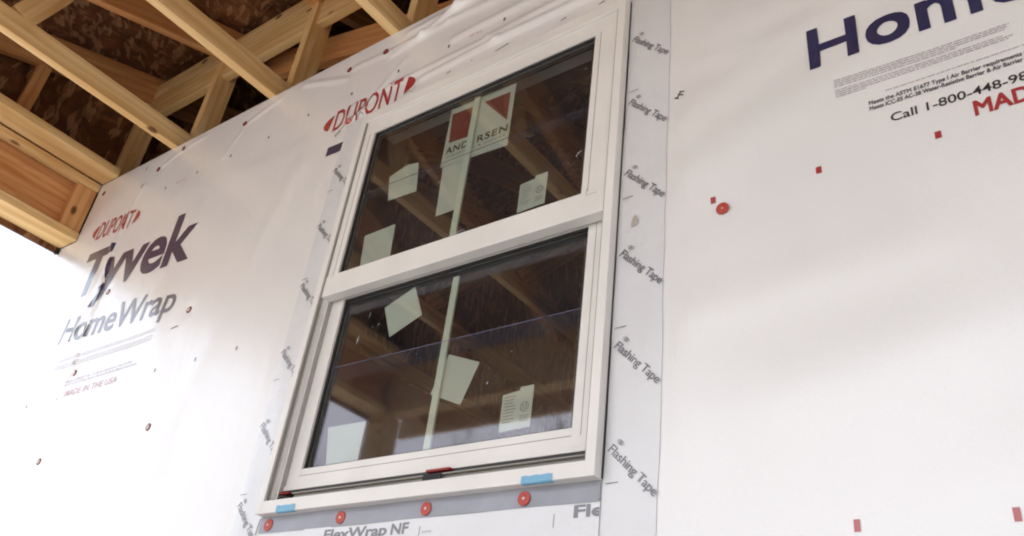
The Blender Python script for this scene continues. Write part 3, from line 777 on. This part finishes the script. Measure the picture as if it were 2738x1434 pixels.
# blue painters tape pieces on the sill nose
def btape(x0, x1, z0, z1, label):
    bm = NB()
    n = 8; top = [bm.verts.new((x0 + (x1 - x0) * i / n, FF - .0008 - .0003 * (i % 2), z1 + .0008 * math.sin(i * 2.1))) for i in range(n + 1)]
    mid = [bm.verts.new((x0 + (x1 - x0) * i / n, FF - .0009, z0)) for i in range(n + 1)]
    und = [bm.verts.new((x0 + (x1 - x0) * i / n, FF + .0005, -.0009)) for i in range(n + 1)]
    low = [bm.verts.new((x0 + (x1 - x0) * i / n, FF + .010 + .001 * math.sin(i * 3), -.0012)) for i in range(n + 1)]
    for a, b in ((mid, top), (und, mid), (low, und)):
        for i in range(n): bm.faces.new((a[i], a[i + 1], b[i + 1], b[i]))
    bmesh.ops.recalc_face_normals(bm, faces=bm.faces)
    if sum(f.normal.y for f in bm.faces) > 0: bmesh.ops.reverse_faces(bm, faces=bm.faces)
    r = bmesh.ops.solidify(bm, geom=bm.faces[:], thickness=.0003)
    tag(obj('painters_tape', bm, M_BLUE, None, smooth=False), label, 'tape', 'blue tape scraps on the sill')
btape(.763, .832, .001, .013, 'bright blue tape scrap near the right end of the window sill')
btape(.075, .139, .001, .014, 'paler blue tape scrap near the left end of the window sill')

# ================================================================ CAP NAILS
def lathe(bm, prof, n=24):
    rings = []
    for r, y in prof:
        rings.append([bm.verts.new((r * math.cos(2 * math.pi * k / n), y, r * math.sin(2 * math.pi * k / n))) for k in range(n)] if r > 0 else [bm.verts.new((0, y, 0))])
    for a, b in zip(rings, rings[1:]):
        for k in range(n):
            k2 = (k + 1) % n
            if len(b) == 1: bm.faces.new((a[k], a[k2], b[0]))
            else: bm.faces.new((a[k], a[k2], b[k2], b[k]))
    bmesh.ops.recalc_face_normals(bm, faces=bm.faces)
_capm = {}
def cap_nail(x, z, r, y, mat, nail, label, group):
    key = (round(r, 4), mat.name, nail)
    t = empty('cap_nail', (x, y, z), label=label, cat='cap nail', group=group)
    if key not in _capm:
        bm = NB(); lathe(bm, [(r, .001), (r, -.0006), (r * .95, -.0011), (r * .84, -.0006), (r * .55, -.0005), (r * .36, -.0014), (0, -.0016)])
        c = bpy.data.meshes.new('cap'); bm.to_mesh(c); bm.free(); c.materials.append(mat)
        for p in c.polygons: p.use_smooth = True
        bm = NB(); lathe(bm, [(r * nail, -.0008), (r * nail, -.0020), (r * nail * .7, -.0024), (0, -.0025)], 14)
        h = bpy.data.meshes.new('nail_head'); bm.to_mesh(h); bm.free(); h.materials.append(M_NAIL)
        for p in h.polygons: p.use_smooth = True
        _capm[key] = (c, h)
    c, h = _capm[key]
    for n, me in (('cap', c), ('nail_head', h)):
        o = bpy.data.objects.new(n, me); COL.objects.link(o); o.parent = t
    t.rotation_euler = (random.uniform(-.06, .06), 0, random.uniform(-.06, .06))
G1 = 'red cap nails in the strip under the sill'
for x, lb in ((.033, 'red cap nail under the sill, leftmost, beside the torn black edge'), (.272, 'red cap nail under the sill, just above the bold grey word'), (.517, 'red cap nail under the middle of the sill'), (.758, 'red cap nail under the sill, below the brighter blue tape')):
    cap_nail(x, -.0205, .0138, -.0078, M_CAP, .22, lb, G1)
cap_nail(1.153, .513, .0130, -.0035, M_CAP, .14, 'lone orange red cap nail on the open wall right of the window', 'cap nails in the wrap')
G2 = 'cap nails in the wrap'
for x, z, lb in ((-.731, 1.530, 'dark red cap nail under the top edge, left of the red printing'), (-.180, 1.538, 'dark red cap nail above the left half of the red oval printing'), (.000, 1.525, 'dark red cap nail at the start of the top fold above the window'), (-1.142, 1.574, 'dark cap nail near where the first pale chord meets the wall'), (-1.284, 1.520, 'dark cap nail between the beam corner and the first chord'), (-1.724, 1.554, 'dark cap nail in the top left corner of the wrap')):
    cap_nail(x, z, .0110, -relief(x, z) - .0015, M_DCAP, .15, lb, G2)
for x, z, lb in ((-1.282, .939, 'ringed cap nail just below the y of the left navy lettering'), (-1.278, .605, 'ringed cap nail above the small left print lines'), (-.664, .717, 'reddish ringed cap nail right of the grey lettering'), (-.651, .315, 'ringed cap nail alone low on the wall left of the window'), (-1.271, .280, 'ringed cap nail lowest on the far left')):
    cap_nail(x, z, .0120, -relief(x, z) - .0015, M_DCAP, .58, lb, G2)

# ================================================================ TREES (bare, seen mirrored in the glass)
def make_tree(seed, H):
    rnd = random.Random(seed); bm = NB(); bc = NB()
    def tube(b, p0, p1, r0, r1, n=6):
        d = (p1 - p0).normalized(); a = d.orthogonal().normalized(); c = d.cross(a)
        A = [b.verts.new(p0 + (a * math.cos(k * 6.2832 / n) + c * math.sin(k * 6.2832 / n)) * r0) for k in range(n)]
        B = [b.verts.new(p1 + (a * math.cos(k * 6.2832 / n) + c * math.sin(k * 6.2832 / n)) * r1) for k in range(n)]
        for k in range(n): b.faces.new((A[k], A[(k + 1) % n], B[(k + 1) % n], B[k]))
    def grow(p, d, L, r, depth):
        n = 3 if depth > 2 else 2
        for i in range(n):
            d2 = (d + Vector((rnd.uniform(-.16, .16), rnd.uniform(-.16, .16), rnd.uniform(-.04, .12)))).normalized()
            q = p + d2 * L / n; tube(bc, p, q, r, r * .82, 5 if depth > 2 else 4)
            if depth > 0 and (i > 0 or depth < 4):
                for _ in range(2 if depth > 1 else 3):
                    s = Vector((rnd.uniform(-1, 1), rnd.uniform(-1, 1), rnd.uniform(.1, .9))).normalized()
                    grow(q, (d2 * .7 + s * .75).normalized(), L * rnd.uniform(.5, .68), r * .52, depth - 1)
            p, d, r = q, d2, r * .82
    p = Vector((0, 0, 0)); r = H * .016
    for i in range(6):
        q = p + Vector((rnd.uniform(-.05, .05), rnd.uniform(-.05, .05), 1)) * H * .13
        tube(bm, p, q, r, r * .86, 10)
        if i > 1:
            for _ in range(3):
                a = rnd.uniform(0, 6.28); grow(q, Vector((math.cos(a), math.sin(a), rnd.uniform(.5, 1.1))).normalized(), H * .26 * (1 - i * .08), r * .42, 3)
        p = q; r *= .86
    grow(p, Vector((0, 0, 1)), H * .22, r, 3)
    return bm, bc
TR = []
for sd_ in (3, 8):
    t = empty('bare_tree', (-12, -14, -1.3), cat='tree', group='bare winter trees beyond the yard')
    a, b = make_tree(sd_, 9.0)
    o = obj('trunk', a, M_BARK, t, True, M=Matrix.Translation((-12, -14, -1.3))); o = obj('crown', b, M_BARK, t, True, M=Matrix.Translation((-12, -14, -1.3)))
    TR.append(t)
spots = [(-15, -18, 0), (-11, -17.5, 1), (-19, -17, 1), (-13, -22, 0), (-8.0, -19, 0), (-22, -21, 0), (-17, -25, 1), (-9.5, -24, 1), (-5, -22, 1), (-24, -15, 0)]
TL = ['bare tree reflected at the left of the lower pane', 'bare tree mirrored beside the grille foot', 'bare tree farthest left in the yard line', 'tall bare tree in the second row, left of centre', 'bare tree mirrored under the rating notice', 'bare tree at the far left of the back row', 'bare tree in the middle of the back row', 'bare tree right of centre in the back row', 'bare tree at the right end of the tree line', 'bare tree nearest the left boundary']
for i, (x, y, k) in enumerate(spots):
    if i == 0: t = TR[0]
    elif i == 1: t = TR[1]
    else: t = copy_tree(TR[k])
    t.location = (x, y, -1.3); t.rotation_euler.z = i * 1.9; t['label'] = TL[i]
    s = .85 + .35 * random.random(); t.scale = (s, s, s)
